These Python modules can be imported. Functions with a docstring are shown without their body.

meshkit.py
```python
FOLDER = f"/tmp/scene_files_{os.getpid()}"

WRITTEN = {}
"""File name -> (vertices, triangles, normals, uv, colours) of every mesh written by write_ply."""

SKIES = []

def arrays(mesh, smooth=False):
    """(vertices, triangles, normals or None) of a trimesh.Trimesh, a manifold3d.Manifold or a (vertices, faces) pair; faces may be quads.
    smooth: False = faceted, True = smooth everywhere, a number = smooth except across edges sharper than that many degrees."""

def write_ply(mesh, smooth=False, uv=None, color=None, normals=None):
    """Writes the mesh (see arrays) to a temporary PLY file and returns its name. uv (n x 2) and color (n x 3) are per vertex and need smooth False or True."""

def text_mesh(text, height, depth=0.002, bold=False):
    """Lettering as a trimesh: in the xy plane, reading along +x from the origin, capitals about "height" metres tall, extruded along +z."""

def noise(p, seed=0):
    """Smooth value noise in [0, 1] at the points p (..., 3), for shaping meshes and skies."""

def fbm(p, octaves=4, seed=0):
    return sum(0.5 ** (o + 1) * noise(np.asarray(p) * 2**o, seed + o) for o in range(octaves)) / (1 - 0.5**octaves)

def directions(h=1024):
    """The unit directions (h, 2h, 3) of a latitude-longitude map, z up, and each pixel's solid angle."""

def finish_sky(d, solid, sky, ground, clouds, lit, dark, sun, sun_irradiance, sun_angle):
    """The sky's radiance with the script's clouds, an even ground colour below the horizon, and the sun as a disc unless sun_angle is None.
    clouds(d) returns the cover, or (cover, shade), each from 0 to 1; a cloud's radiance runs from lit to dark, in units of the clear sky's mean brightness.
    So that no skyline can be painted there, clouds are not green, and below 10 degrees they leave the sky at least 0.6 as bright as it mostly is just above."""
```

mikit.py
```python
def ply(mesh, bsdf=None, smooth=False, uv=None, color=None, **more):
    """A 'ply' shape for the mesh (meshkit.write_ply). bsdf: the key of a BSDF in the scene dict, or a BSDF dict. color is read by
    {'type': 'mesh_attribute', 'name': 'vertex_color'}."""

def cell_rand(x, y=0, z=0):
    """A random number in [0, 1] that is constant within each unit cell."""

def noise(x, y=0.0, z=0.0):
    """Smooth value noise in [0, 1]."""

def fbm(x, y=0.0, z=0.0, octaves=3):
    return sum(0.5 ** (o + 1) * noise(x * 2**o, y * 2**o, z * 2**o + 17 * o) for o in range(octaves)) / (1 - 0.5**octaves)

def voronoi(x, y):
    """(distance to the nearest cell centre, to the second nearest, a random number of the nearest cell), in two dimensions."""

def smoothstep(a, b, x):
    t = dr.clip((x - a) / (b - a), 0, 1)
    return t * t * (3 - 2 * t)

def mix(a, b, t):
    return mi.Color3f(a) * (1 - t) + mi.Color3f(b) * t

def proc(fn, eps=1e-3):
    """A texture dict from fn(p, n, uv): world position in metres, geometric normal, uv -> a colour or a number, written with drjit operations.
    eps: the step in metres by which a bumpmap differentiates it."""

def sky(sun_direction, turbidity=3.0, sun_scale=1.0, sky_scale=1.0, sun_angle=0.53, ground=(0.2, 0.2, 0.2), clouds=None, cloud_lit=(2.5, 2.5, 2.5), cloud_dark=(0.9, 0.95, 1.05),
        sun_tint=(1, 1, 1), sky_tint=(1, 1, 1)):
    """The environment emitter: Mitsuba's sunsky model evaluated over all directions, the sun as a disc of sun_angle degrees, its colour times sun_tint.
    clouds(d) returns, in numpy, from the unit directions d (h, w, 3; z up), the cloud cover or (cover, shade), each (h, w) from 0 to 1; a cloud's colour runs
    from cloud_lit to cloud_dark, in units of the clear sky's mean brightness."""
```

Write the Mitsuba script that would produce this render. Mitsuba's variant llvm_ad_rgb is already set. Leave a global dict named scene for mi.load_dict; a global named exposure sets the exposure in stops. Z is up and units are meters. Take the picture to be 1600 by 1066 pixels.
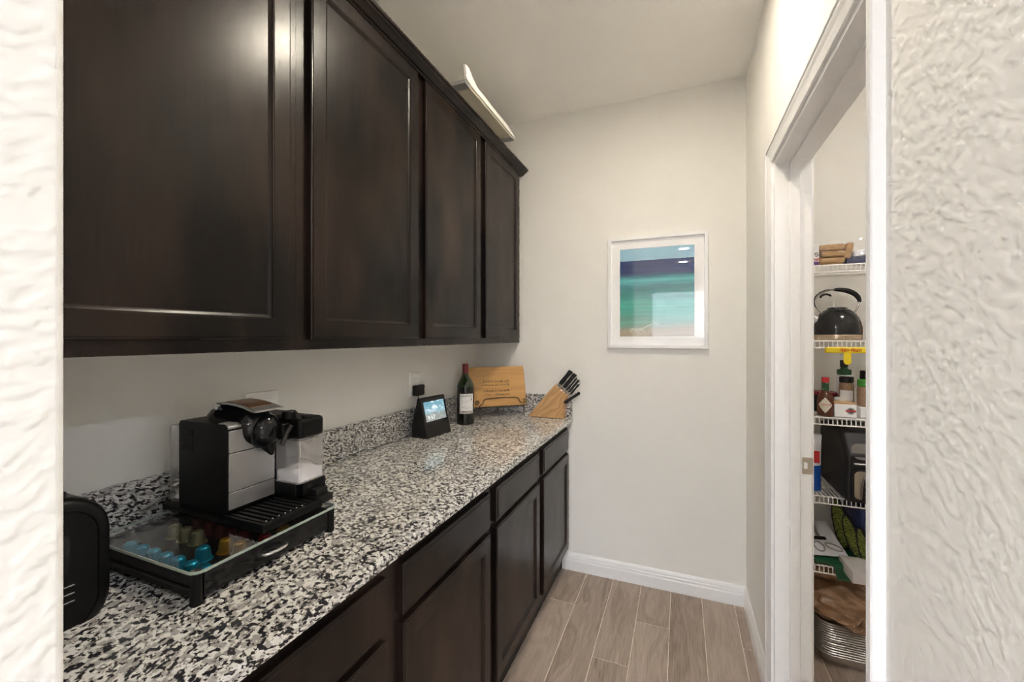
import math, random
import numpy as np, trimesh, drjit as dr, mitsuba as mi, mikit, meshkit
import manifold3d as m3
from shapely.geometry import Polygon, box as sbox
from mikit import noise, fbm, voronoi, cell_rand, smoothstep, mix, proc

random.seed(7); RNG = np.random.default_rng(7)
T = mi.ScalarTransform4f
scene, labels = {}, {}

# ------------------------------------------------------------------ camera, sky, lamps, exposure
EYE = 1.392; YAW = math.radians(22.06); FPX = 649.0
scene['camera'] = {'type': 'perspective', 'fov': 2 * math.degrees(math.atan(800 / FPX)), 'fov_axis': 'x', 'near_clip': 0.02, 'far_clip': 200.0,
                   'principal_point_offset_y': 6 / 1066,
                   'to_world': T().look_at(origin=[0, 0, EYE], target=[-math.sin(YAW), math.cos(YAW), EYE], up=[0, 0, 1])}
exposure = 4.0
SKY_SCALE = 1.9
scene['sky'] = mikit.sky((0.55, 0.5, 0.9), turbidity=4.0, sun_scale=0.0, sky_scale=SKY_SCALE, ground=(0.35, 0.34, 0.32), clouds=lambda d: 0.85 + 0 * d[..., 2], cloud_lit=(1.5, 1.55, 1.65))
GALLEY_LAMP = (20.5, 18.3, 15.0)
KITCHEN_LAMP = (58.0, 61.5, 67.0)
LEFT_LAMP = (70.0, 74.0, 81.0)
OPENING_LAMP = (24.0, 27.5, 32.5)
FAR_LAMP = (28.0, 31.0, 35.5)
PANTRY_LAMP = (3.1, 2.9, 2.75)

# ------------------------------------------------------------------ helpers
def key_of(name):
    if name not in USED: USED[name] = 0; return name
    USED[name] += 1
    return f'{name}_{USED[name]:03d}'
USED = {}
def say(key, label=None, cat=None, group=None, kind=None):
    d = {}
    if label: d['label'] = label
    if cat: d['category'] = cat
    if group: d['group'] = group
    if kind: d['kind'] = kind
    if d: labels[key] = d
    return key
def thing(name, label, cat, group=None): return say(key_of(name), label, cat, group)
def put(name, mesh, mat, parent=None, smooth=30, label=None, kind=None, **more):
    key = key_of((parent + '__' if parent else '') + name)
    scene[key] = mikit.ply(mesh, mat, smooth=smooth, **more)
    if label or kind: say(key, label, kind=kind)
    return key
def solo(name, mesh, mat, label, cat, group=None, smooth=30):
    k = put(name, mesh, mat, smooth=smooth); say(k, label, cat, group); return k
def struct(name, mesh, mat, label, smooth=False):
    k = put(name, mesh, mat, smooth=smooth); say(k, label, kind='structure'); return k
def cat_(ms): return trimesh.util.concatenate(ms)
def tm(man):
    m = man.to_mesh(); return trimesh.Trimesh(m.vert_properties[:, :3], m.tri_verts, process=False)
def bx(x0, x1, y0, y1, z0, z1):
    m = trimesh.creation.box([x1 - x0, y1 - y0, z1 - z0]); m.apply_translation([(x0 + x1) / 2, (y0 + y1) / 2, (z0 + z1) / 2]); return m
def rb(x0, x1, y0, y1, z0, z1, r=.004, n=8):
    s = [m3.Manifold.sphere(r, n).translate([x, y, z]) for x in (x0 + r, x1 - r) for y in (y0 + r, y1 - r) for z in (z0 + r, z1 - r)]
    return tm(m3.Manifold.batch_hull(s))
def mv(m, t=(0, 0, 0), rz=0, ry=0, rx=0):
    m = m.copy(); R = trimesh.transformations.euler_matrix(math.radians(rx), math.radians(ry), math.radians(rz)); R[:3, 3] = t; m.apply_transform(R); return m
def prism(pts, depth, axis='y', at=0.0):
    """polygon in the plane across `axis`, extruded along it from `at`: y -> (x,z), x -> (y,z), z -> (x,y)"""
    p = pts if isinstance(pts, Polygon) else Polygon(pts)
    m = trimesh.creation.extrude_polygon(p, depth, engine='earcut')
    v = m.vertices.copy(); a, b, c = v[:, 0], v[:, 1], v[:, 2] + at
    m.vertices = {'y': np.stack([a, c, b], 1), 'x': np.stack([c, a, b], 1), 'z': np.stack([a, b, c], 1)}[axis]
    m.fix_normals(); return m
def rrect(x0, x1, y0, y1, r, n=6): return sbox(x0 + r, y0 + r, x1 - r, y1 - r).buffer(r, quad_segs=n)
def lathe(prof, n=32, at=(0, 0, 0)):
    p = np.array(prof, float); a = np.arange(n) * 2 * np.pi / n
    v = np.stack([p[:, None, 0] * np.cos(a), p[:, None, 0] * np.sin(a), np.repeat(p[:, 1:2], n, 1)], -1).reshape(-1, 3)
    f = []
    for i in range(len(p) - 1):
        for j in range(n):
            q = (i * n + j, i * n + (j + 1) % n, (i + 1) * n + (j + 1) % n, (i + 1) * n + j); f += [q[:3], (q[0], q[2], q[3])]
    m = trimesh.Trimesh(v + np.array(at), f, process=False); m.merge_vertices(); m.update_faces(m.nondegenerate_faces()); return m
def cyl(p0, p1, r0, r1=None, n=16):
    p0, p1 = np.array(p0, float), np.array(p1, float); r1 = r0 if r1 is None else r1
    m = lathe([(0, 0), (r0, 0), (r1, np.linalg.norm(p1 - p0)), (0, np.linalg.norm(p1 - p0))], n)
    m.apply_transform(trimesh.geometry.align_vectors([0, 0, 1], p1 - p0)); m.apply_translation(p0); return m
def tube(pts, r, n=8, closed=False):
    p = np.array(pts, float); t = np.gradient(p, axis=0)
    if closed: t = np.roll(p, -1, 0) - np.roll(p, 1, 0)
    t /= np.linalg.norm(t, axis=1, keepdims=True); R = np.broadcast_to(r, (len(p),))
    ref = np.array([0.03, 0.02, 1.0]); u = []
    for k in range(len(p)):
        a = np.cross(t[k], ref) if k == 0 else u[-1] - t[k] * np.dot(u[-1], t[k])
        if np.linalg.norm(a) < 1e-3: a = np.cross(t[k], [1, 0.1, 0])
        u.append(a / np.linalg.norm(a))
    u = np.array(u); w = np.cross(t, u); a = np.arange(n) * 2 * np.pi / n
    v = (p[:, None] + R[:, None, None] * (np.cos(a)[None, :, None] * u[:, None] + np.sin(a)[None, :, None] * w[:, None])).reshape(-1, 3)
    f = []; L = len(p)
    for i in range(L if closed else L - 1):
        for j in range(n):
            i2 = (i + 1) % L; q = (i * n + j, i * n + (j + 1) % n, i2 * n + (j + 1) % n, i2 * n + j); f += [q[:3], (q[0], q[2], q[3])]
    if not closed:
        v = np.vstack([v, p[:1], p[-1:]])
        for j in range(n): f += [(L * n, (j + 1) % n, j), (L * n + 1, (L - 1) * n + j, (L - 1) * n + (j + 1) % n)]
    return trimesh.Trimesh(v, f, process=False)
def spline(pts, n=40):
    from scipy.interpolate import CubicSpline
    p = np.array(pts, float); s = np.r_[0, np.cumsum(np.linalg.norm(np.diff(p, axis=0), axis=1))]
    return CubicSpline(s, p)(np.linspace(0, s[-1], n))
def ring_sheet(rings, cap=True):
    """rings of equal length joined one to the next, the last one capped"""
    n = len(rings[0]); v = np.vstack(rings); f = []
    for i in range(len(rings) - 1):
        for j in range(n):
            q = (i * n + j, i * n + (j + 1) % n, (i + 1) * n + (j + 1) % n, (i + 1) * n + j); f += [q[:3], (q[0], q[2], q[3])]
    if cap:
        for k, s in ((0, -1), (len(rings) - 1, 1)):
            c = len(v); v = np.vstack([v, rings[k].mean(0)[None]])
            f += [(c, k * n + j, k * n + (j + 1) % n)[::s] for j in range(n)]
    m = trimesh.Trimesh(v, f, process=False); m.merge_vertices(); m.update_faces(m.nondegenerate_faces()); return m
def frame_x(x_back, y0, y1, z0, z1, prof, cap=False):
    """mitred rectangle facing +x: prof = (inset, height above x_back)"""
    R = [np.array([[x_back + h, y0 + u, z0 + u], [x_back + h, y1 - u, z0 + u], [x_back + h, y1 - u, z1 - u], [x_back + h, y0 + u, z1 - u]]) for u, h in prof]
    return ring_sheet(R, cap)
def text(s, height, depth=.0006, shear=0.0, bold=False):
    m = meshkit.text_mesh(s, height, depth, bold); m.vertices = np.array(m.vertices)
    c = (m.bounds[0] + m.bounds[1]) / 2; m.apply_translation([-c[0], -c[1], 0])
    if shear: m.vertices[:, 0] += shear * m.vertices[:, 1]
    return m
def basis(m, o, ex, ey, ez):
    """local axes -> world"""
    m = m.copy(); M = np.eye(4); M[:3, 0], M[:3, 1], M[:3, 2], M[:3, 3] = ex, ey, ez, o; m.apply_transform(M); return m
def crumple(m, amp, freq, seed=0):
    m = m.copy(); n = np.array(m.vertex_normals); p = np.array(m.vertices)
    d = np.abs(meshkit.fbm(p * freq, 3, seed) - .5) * 2 - .25
    m.vertices = p + n * (amp * d)[:, None]; return m

# ------------------------------------------------------------------ materials
def mat(name, d): scene[name] = d; return name
def rgb(c): return {'type': 'rgb', 'value': list(c)}
def prin(name, c, rough=.5, metal=0.0, spec=.5, two=True, **k):
    d = {'type': 'principled', 'base_color': c if isinstance(c, dict) else rgb(c), 'roughness': rough, 'metallic': metal, 'specular': spec, **k}
    return mat(name, {'type': 'twosided', 'bsdf': d} if two else d)
def bump(name, inner, fn, scale, eps=1e-3):
    return mat(name, {'type': 'twosided', 'bsdf': {'type': 'bumpmap', 'arbitrary': proc(fn, eps), 'scale': scale, 'bsdf': inner}})
def P(c, rough=.5, metal=0.0, spec=.5, **k): return {'type': 'principled', 'base_color': c if isinstance(c, dict) else rgb(c), 'roughness': rough, 'metallic': metal, 'specular': spec, **k}

def knock(p, n, uv):   # knock-down plaster: flattened blobs
    a = fbm(p.x * 82, p.y * 82, p.z * 82, 2)
    return smoothstep(.32, .68, a) + .16 * noise(p.x * 260, p.y * 260, p.z * 260)
bump('wall_paint', P((.79, .778, .738), .55, spec=.25), knock, .0010)
bump('ceiling_paint', P((.88, .87, .84), .7, spec=.2), knock, .0017)
prin('trim_paint', (.79, .79, .785), .32)
prin('white_plastic', (.86, .85, .83), .35)
prin('wire_white', (.82, .81, .79), .35)

def cab_col(p, n, uv):
    a = fbm(p.x * 7 + 3, p.y * 7, p.z * 2.2, 3); b = fbm(p.x * 160, p.y * 160, p.z * 9, 2)
    return mix((.0045, .0032, .0030), (.034, .0205, .0155), dr.clip(.30 + 1.9 * (a - .5) + .30 * (b - .5), 0, 1))
prin('cabinet_wood', proc(cab_col), .27, spec=.27)
def cab_edge(p, n, uv):
    a = fbm(p.x * 40, p.y * 40, p.z * 14, 2)
    return mix((.014, .009, .0075), (.075, .040, .026), smoothstep(.45, .8, a))
prin('cabinet_edge', proc(cab_edge), .3, spec=.5)
prin('toe_black', (.012, .010, .009), .5)

def granite(p, n, uv):
    x, y, z = p.x, p.y, p.z
    w = .0035
    qx = x + y * .31 + w * (noise(x * 160, y * 160, z * 160) - .5); qy = y - x * .17 + z * .9; qz = z * 1.1 + x * .22
    a = fbm(qx * 150, qy * 150, qz * 150 + 3, 3); g = fbm(qx * 105 + 7, qy * 105 + 20, qz * 105, 2); b = noise(qx * 400, qy * 400, qz * 400)
    c = mix((.76, .75, .72), (.40, .385, .37), smoothstep(.47, .60, g))
    c = mix(c, (.25, .225, .205), smoothstep(.50, .54, a) * .75)
    c = mix(c, (.020, .020, .024), smoothstep(.555, .585, a + .10 * (b - .5)))
    return mix(c, (.05, .048, .05), smoothstep(.80, .84, b) * .8)
prin('granite', proc(granite), .09, spec=.5)

JOINTS = [2.13, 1.52, 1.81, 2.118, 1.53, 1.60, 2.111, 1.30, 1.72, 1.95, 1.40, 1.66, 2.05, 1.5, 1.8]   # where each column of planks has an end joint
def plank_at(p):
    cx = dr.floor((p.x + .6645) / .1540); yj = mi.Float(1.0)
    for c, y in enumerate(JOINTS): yj = dr.select(cx == c, y, yj)
    return cx, cell_rand(cx, 3, dr.floor((p.y - yj) / .914 + 20))
def tile_col(p, n, uv):
    cx, r = plank_at(p)
    gx = p.x * 26 + r * 40; gy = p.y * 2.1 + r * 17
    w = fbm(gx * .35, gy * 1.2, r * 9, 2)
    a = fbm(gx + 5 * w, gy + 2 * w, r * 5, 3)
    ring = .5 + .5 * dr.sin((a * 9 + w * 5 + gx * .35) * 2.6)
    fine = noise(p.x * 520, p.y * 18, 4)
    v = .17 * ring + .55 * a + .34 * fine + .26 * (r - .5)
    return mix((.185, .135, .103), (.46, .375, .315), dr.clip(v, 0, 1))
prin('wood_tile', proc(tile_col), .42, spec=.35)
prin('grout', (.62, .54, .46), .8, spec=.2)

prin('black_plastic', (.0045, .0045, .0048), .36, spec=.18)
prin('black_satin', (.010, .0095, .0095), .42, spec=.3)
prin('black_gloss', (.005, .005, .006), .09, spec=.4)
prin('dark_metal', (.035, .032, .03), .35, metal=.6)
prin('chrome', (.80, .80, .80), .14, metal=1.0)
prin('dark_chrome', (.42, .40, .38), .16, metal=1.0)
prin('brushed', (.55, .55, .55), .38, metal=.9)
prin('silver_panel', (.42, .42, .43), .42, metal=.75)
prin('bronze', (.20, .105, .055), .25, metal=.7)
prin('nickel', (.55, .49, .41), .38, metal=.9)
prin('milk', (.74, .74, .78), .5)
prin('vent_dark', (.004, .004, .004), .6)
prin('paper_white', (.85, .85, .85), .7, spec=.2)
prin('ink', (.06, .05, .055), .7, spec=.2)
prin('ink_red', (.42, .02, .025), .6, spec=.2)
prin('ink_purple', (.12, .05, .16), .6)
mat('clear', {'type': 'thindielectric', 'int_ior': 1.5})
mat('milky', {'type': 'blendbsdf', 'weight': .06, 'a': {'type': 'thindielectric', 'int_ior': 1.5}, 'b': {'type': 'twosided', 'bsdf': {'type': 'diffuse', 'reflectance': rgb((.8, .8, .84))}}})
mat('clear_film', {'type': 'thindielectric', 'int_ior': 1.45})
mat('water', {'type': 'dielectric', 'int_ior': 1.33})
prin('glass_edge', (.36, .44, .39), .2)

def bamboo(p, n, uv):
    h = p.z * 1.0
    st = cell_rand(dr.floor(p.z / .021), 2, 1)
    a = fbm(p.x * 6 + p.y * 6, p.z * 190, st * 20, 2)
    return mix((.42, .20, .065), (.66, .39, .155), dr.clip(.15 + .55 * a + .45 * st, 0, 1))
prin('bamboo', proc(bamboo), .4, spec=.35)
def block_wood(p, n, uv):
    u = p.x * .64 + p.z * .77; v = -p.x * .77 + p.z * .64
    w = fbm(u * 9, v * 22, p.y * 9, 2); a = .5 + .5 * dr.sin((v * 150 + w * 16))
    return mix((.44, .235, .095), (.62, .375, .175), dr.clip(.65 * a + .4 * w, 0, 1))
prin('block_wood', proc(block_wood), .42, spec=.35)
prin('burnt', (.10, .035, .012), .7, spec=.2)

def seascape(p, n, uv):
    t = dr.clip((p.z - 1.403) / (1.889 - 1.403), 0, 1); x = (p.x + .32) / .385
    wob = .02 * (fbm(p.x * 9, p.z * 40, 1, 3) - .5); s = t + wob
    st = fbm(p.x * 5, p.z * 90, 6, 3)
    c = mix((.40, .34, .25), (.16, .38, .31), smoothstep(.02, .13, s - .05 * x))
    c = mix(c, (.06, .40, .33), smoothstep(.14, .30, s))
    c = mix(c, (.035, .25, .24), smoothstep(.36, .46, s) * .8)
    c = mix(c, (.045, .24, .27), smoothstep(.46, .56, s))
    c = mix(c, (.10, .44, .47), smoothstep(.56, .63, s) * (1 - smoothstep(.64, .70, s)))
    c = mix(c, (.008, .032, .14), smoothstep(.64, .73, s))
    c = c * (.72 + .56 * st)
    c = mix(c, (.30, .52, .66), smoothstep(.862, .868, t))
    foam = smoothstep(.012, .0, dr.abs(s - .085 - .12 * x + .05 * noise(p.x * 30, 2, 1))) * (1 - smoothstep(.45, .6, x)) * smoothstep(.1, .2, x)
    return mix(c, (.72, .70, .66), .7 * foam)
prin('sea_print', proc(seascape), .6, spec=.2)

def screen_img(p, n, uv):
    t = dr.clip((p.z - 1.0) / .085, 0, 1)
    c = mix((.32, .45, .50), (.09, .26, .34), t)
    cl = smoothstep(.50, .72, fbm(p.y * 38, p.z * 60, 3, 3)) * smoothstep(.25, .55, t)
    c = mix(c, (.62, .72, .75), cl)
    city = smoothstep(.0, .1, .22 + .22 * noise(p.y * 260, 1, 2) - t)
    return mix(c, mix((.06, .09, .10), (.45, .46, .42), noise(p.y * 420, p.z * 420, 1)), city)

def plaid(p, n, uv): return mix((.055, .065, .016), (.16, .18, .045), smoothstep(.40, .60, fbm(p.x * 190, p.y * 190, p.z * 190, 2)))
prin('leaf_cloth', proc(plaid), .8, spec=.1)
def brownbag(p, n, uv): return mix((.17, .095, .05), (.44, .27, .155), fbm(p.x * 22, p.y * 22, p.z * 22, 3))
prin('brown_film', proc(brownbag), .3, spec=.5)
def spice(p, n, uv): return mix((.16, .09, .05), (.42, .28, .17), noise(p.x * 500, p.y * 500, p.z * 500))
prin('spice', proc(spice), .6)
def cracker(p, n, uv): return mix((.30, .16, .07), (.62, .42, .22), fbm(p.x * 55, p.y * 55, p.z * 55, 3))
prin('cracker', proc(cracker), .7, spec=.2)
prin('foil', (.55, .53, .51), .34, metal=1.0)
prin('kettle_black', (.010, .010, .011), .16)
prin('steel_band', (.62, .50, .38), .2, metal=1.0)
prin('yellow_plastic', (.80, .60, .02), .35)
prin('red_plastic', (.50, .02, .03), .35)
prin('green_plastic', (.05, .26, .03), .4)
prin('dark_green', (.012, .07, .025), .4)
prin('sauce', (.10, .028, .010), .12)
prin('tan_card', (.55, .36, .20), .7)
prin('diamond_label', (.66, .62, .54), .6)
prin('blue_pouch', (.015, .085, .36), .3)
prin('pouch_white', (.74, .74, .78), .3)
prin('navy', (.015, .025, .085), .5)
prin('taupe_metal', (.50, .43, .34), .28, metal=.85)
prin('smoke_window', (.15, .14, .13), .12)
prin('green_weave', (.006, .075, .030), .5)
prin('blue_bottle', (.10, .25, .45), .2)
prin('grey_card', (.46, .43, .40), .7)
prin('loop_grey', (.30, .29, .28), .4)
prin('frost_panel', (.46, .43, .33), .35)
prin('white_sheet', (.84, .83, .77), .6, spec=.2)
prin('wine_glass', (.014, .03, .008), .06, spec=.6)
prin('wine_dark', (.004, .005, .003), .06, spec=.6)
prin('wine_cap', (.17, .008, .014), .28)
prin('amber', (.30, .12, .03), .15)

# ------------------------------------------------------------------ the setting
XL, XR, YB, ZC = -1.24, .316, 2.444, 2.743
WT = .112; XP = XR + WT                       # pantry-side face of the door wall
PXR, PY0 = 1.62, .62                          # pantry right wall, pantry near wall
KX0, KX1, KY0 = -3.2, 3.4, -4.6               # kitchen behind the camera
DY0, DY1, DZ = .931, 1.756, 2.028             # pantry doorway
struct('floor', bx(KX0, KX1, KY0, YB + .1, -.08, -.0012), 'grout', 'light grout bed under the wood-look floor planks')
for c, yj in enumerate(JOINTS):
    x0 = -.6645 + .154 * c
    edges = sorted({yj + .914 * k for k in (-2, -1, 0, 1)} | {.55, YB})
    edges = [e for e in edges if .55 <= e <= YB]
    for a, b in zip(edges, edges[1:]):
        if b - a > .03:
            g = .0018
            ring = lambda i, z: np.array([[x0 + g + i, a + g + i, z], [x0 + .154 - g - i, a + g + i, z], [x0 + .154 - g - i, b - g - i, z], [x0 + g + i, b - g - i, z]])
            put('plank', ring_sheet([ring(0, -.003), ring(0, -.0006), ring(.0008, 0)], True), 'wood_tile', 'floor', smooth=False)
struct('floor_kitchen', bx(KX0, KX1, KY0, .55, -.003, 0), 'wood_tile', 'wood-look tile floor running into the kitchen')
CANS = [(-.16, 1.36), (.05, -2.0), (.05, -3.2), (1.6, -.45), (1.7, -2.0), (1.7, -3.2), (-1.6, -2.0), (-1.6, -3.2)]
from shapely.geometry import Point
from shapely import union_all
slab_ = sbox(KX0 - .1, KY0 - .1, KX1 + .1, YB + .1).difference(union_all([Point(*c).buffer(.074, quad_segs=10) for c in CANS]))
struct('ceiling', prism(slab_, .08, 'z', ZC), 'ceiling_paint', 'flat ceiling with knock-down texture')
struct('wall_back', bx(XL - .1, PXR + .1, YB, YB + .1, 0, ZC), 'wall_paint', 'pale greige end wall with knock-down texture')
struct('wall_left', bx(XL - .1, XL, .0, YB, 0, ZC), 'wall_paint', 'pale greige wall behind the cabinets and counter')
NX, NY0, NY1 = -.47, .068, .181
nib = rb(XL - .1, NX, NY0, NY1, 0, ZC, .008)
struct('wall_near', nib, 'wall_paint', 'bright white end of the wall beside the counter', smooth=40)
yN = .05
w = cat_([bx(XR, XP, yN, DY0, 0, ZC), bx(XR, XP, DY1, YB, 0, ZC), bx(XR, XP, DY0, DY1, DZ, ZC)])
struct('wall_right', w, 'wall_paint', 'pale greige wall with the pantry doorway')
struct('wall_pantry_right', bx(PXR, PXR + .1, PY0 - .1, YB, 0, ZC), 'wall_paint', 'side wall inside the pantry')
struct('wall_pantry_near', bx(XP, PXR, PY0 - .1, PY0, 0, ZC), 'wall_paint', 'near wall inside the pantry')
# kitchen shell behind the camera, with a sliding door and a window that let the day in
struct('wall_kitchen_left', bx(KX0 - .1, KX0, KY0, .18, 0, ZC), 'wall_paint', 'kitchen wall behind the camera')
struct('wall_kitchen_front', cat_([bx(KX0, XL - .1, .08, .18, 0, ZC), bx(XP, KX1, .05, .15, 0, ZC)]), 'wall_paint', 'kitchen wall beside the pantry opening')
SX0, SX1, SZ = -.62, 1.85, 2.42
struct('wall_kitchen_rear', cat_([bx(KX0, SX0, KY0 - .1, KY0, 0, ZC), bx(SX1, KX1, KY0 - .1, KY0, 0, ZC), bx(SX0, SX1, KY0 - .1, KY0, SZ, ZC)]), 'wall_paint', 'kitchen wall around the sliding door')
struct('wall_kitchen_right', bx(KX1, KX1 + .1, KY0, .15, 0, ZC), 'wall_paint', 'side wall of the kitchen')
wk = struct('door_2', cat_([bx(a, a + .06, KY0 - .07, KY0 - .02, 0, SZ) for a in (SX0, (SX0 + SX1) / 2 - .03, SX1 - .06)] + [bx(SX0, SX1, KY0 - .07, KY0 - .02, 0, .08), bx(SX0, SX1, KY0 - .07, KY0 - .02, SZ - .07, SZ)]), 'trim_paint', 'white sliding glass door of the kitchen')
put('pane', trimesh.Trimesh([[SX0, KY0 - .045, 0], [SX1, KY0 - .045, 0], [SX1, KY0 - .045, SZ], [SX0, KY0 - .045, SZ]], [[0, 1, 2], [0, 2, 3]]), 'clear', wk, smooth=False)

# baseboards
BP = [(0, 0), (.014, 0), (.014, .058), (.0115, .064), (.0115, .076), (.009, .080), (.008, .090), (.004, .100), (0, .104)]
struct('baseboard_back', prism([(YB - u, z) for u, z in BP], XR + .66, 'x', -.66), 'trim_paint', 'white moulded baseboard along the end wall')
struct('baseboard_right', prism([(XR - u, z) for u, z in BP], YB - DY1 - .058, 'y', DY1 + .058), 'trim_paint', 'white moulded baseboard between corner and door casing')
struct('baseboard_pantry', prism([(YB - u, z) for u, z in BP], PXR - XP, 'x', XP), 'trim_paint', 'white baseboard at the back of the pantry')

# door casings (kitchen side and pantry side), swept round the opening with mitres
CP = [(.006, 0), (.006, .009), (.014, .011), (.018, .0095), (.026, .012), (.032, .0125), (.040, .017), (.046, .0175), (.050, .0205), (.058, .0205), (.060, .018), (.060, 0)]
def casing(parent, face, sgn):
    C = [lambda u: (DY0 - u, 0.0), lambda u: (DY0 - u, DZ + u), lambda u: (DY1 + u, DZ + u), lambda u: (DY1 + u, 0.0)]
    for i, nm in enumerate(('leg', 'head', 'leg')):
        A = np.array([[face + sgn * h, *C[i](u)] for u, h in CP]); B = np.array([[face + sgn * h, *C[i + 1](u)] for u, h in CP])
        m = ring_sheet([A, B], True); m.fix_normals(); put(nm, m, 'trim_paint', parent, smooth=25)
t1 = key_of('trim_1'); say(t1, 'white moulded casing around the pantry doorway', kind='structure'); casing(t1, XR, -1)
t2 = key_of('trim_2'); say(t2, 'white casing on the pantry side of the doorway', kind='structure'); casing(t2, XP, 1)
dj = key_of('door_1'); say(dj, 'white door jamb of the pantry doorway', kind='structure')
J = .014
put('jamb', rb(XR - .001, XP + .001, DY0 - .004, DY0 + J - .004, 0, DZ, .002), 'trim_paint', dj)
jk = put('jamb', rb(XR - .001, XP + .001, DY1 - J + .004, DY1 + .004, 0, DZ, .002), 'trim_paint', dj)
put('head_jamb', rb(XR - .001, XP + .001, DY0, DY1, DZ - J + .004, DZ + .004, .002), 'trim_paint', dj)
JY0, JY1, JZ = DY0 + J - .004, DY1 - J + .004, DZ - J + .004
SXa, SXb = .361, .392
put('stop', rb(SXa, SXb, JY0, JY0 + .011, 0, JZ, .002), 'trim_paint', dj)
put('stop', rb(SXa, SXb, JY1 - .011, JY1, 0, JZ, .002), 'trim_paint', dj)
put('head_stop', rb(SXa, SXb, JY0, JY1, JZ - .011, JZ, .002), 'trim_paint', dj)
pl = rrect(.399, XP + .003, .910, .968, .004)
hole = sbox(.404, .928, .415, .951)
sp = put('strike_plate', prism(pl.difference(hole), .0018, 'y', JY1 - .0018), 'nickel', jk, label='brushed nickel strike plate')

# ------------------------------------------------------------------ ceiling lamps
def can(x, y, L, label, r=.072):
    t = thing('recessed_light', label, 'ceiling light', 'recessed ceiling lights')
    put('trim_ring', lathe([(r + .018, ZC), (r + .018, ZC - .003), (r + .012, ZC - .006), (r, ZC - .004), (r - .002, ZC), (r - .004, ZC + .005)], 40, (x, y, 0)), 'white_plastic', t)
    scene[key_of(t + '__lens')] = {'type': 'disk', 'to_world': T().translate([x, y, ZC - .002]).rotate([1, 0, 0], 180).scale(r - .004), 'bsdf': {'type': 'ref', 'id': 'white_plastic'}, 'emitter': {'type': 'area', 'radiance': rgb(L)}}
can(*CANS[0], GALLEY_LAMP, 'round recessed light over the aisle between cabinets and pantry')
for i, (x, y) in enumerate(CANS[1:]):
    can(x, y, OPENING_LAMP if i == 2 else FAR_LAMP if i in (3, 4) else LEFT_LAMP if i > 4 else KITCHEN_LAMP, f'round recessed light in the kitchen ceiling, {"first second third fourth fifth sixth seventh".split()[i]} from the opening')
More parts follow.
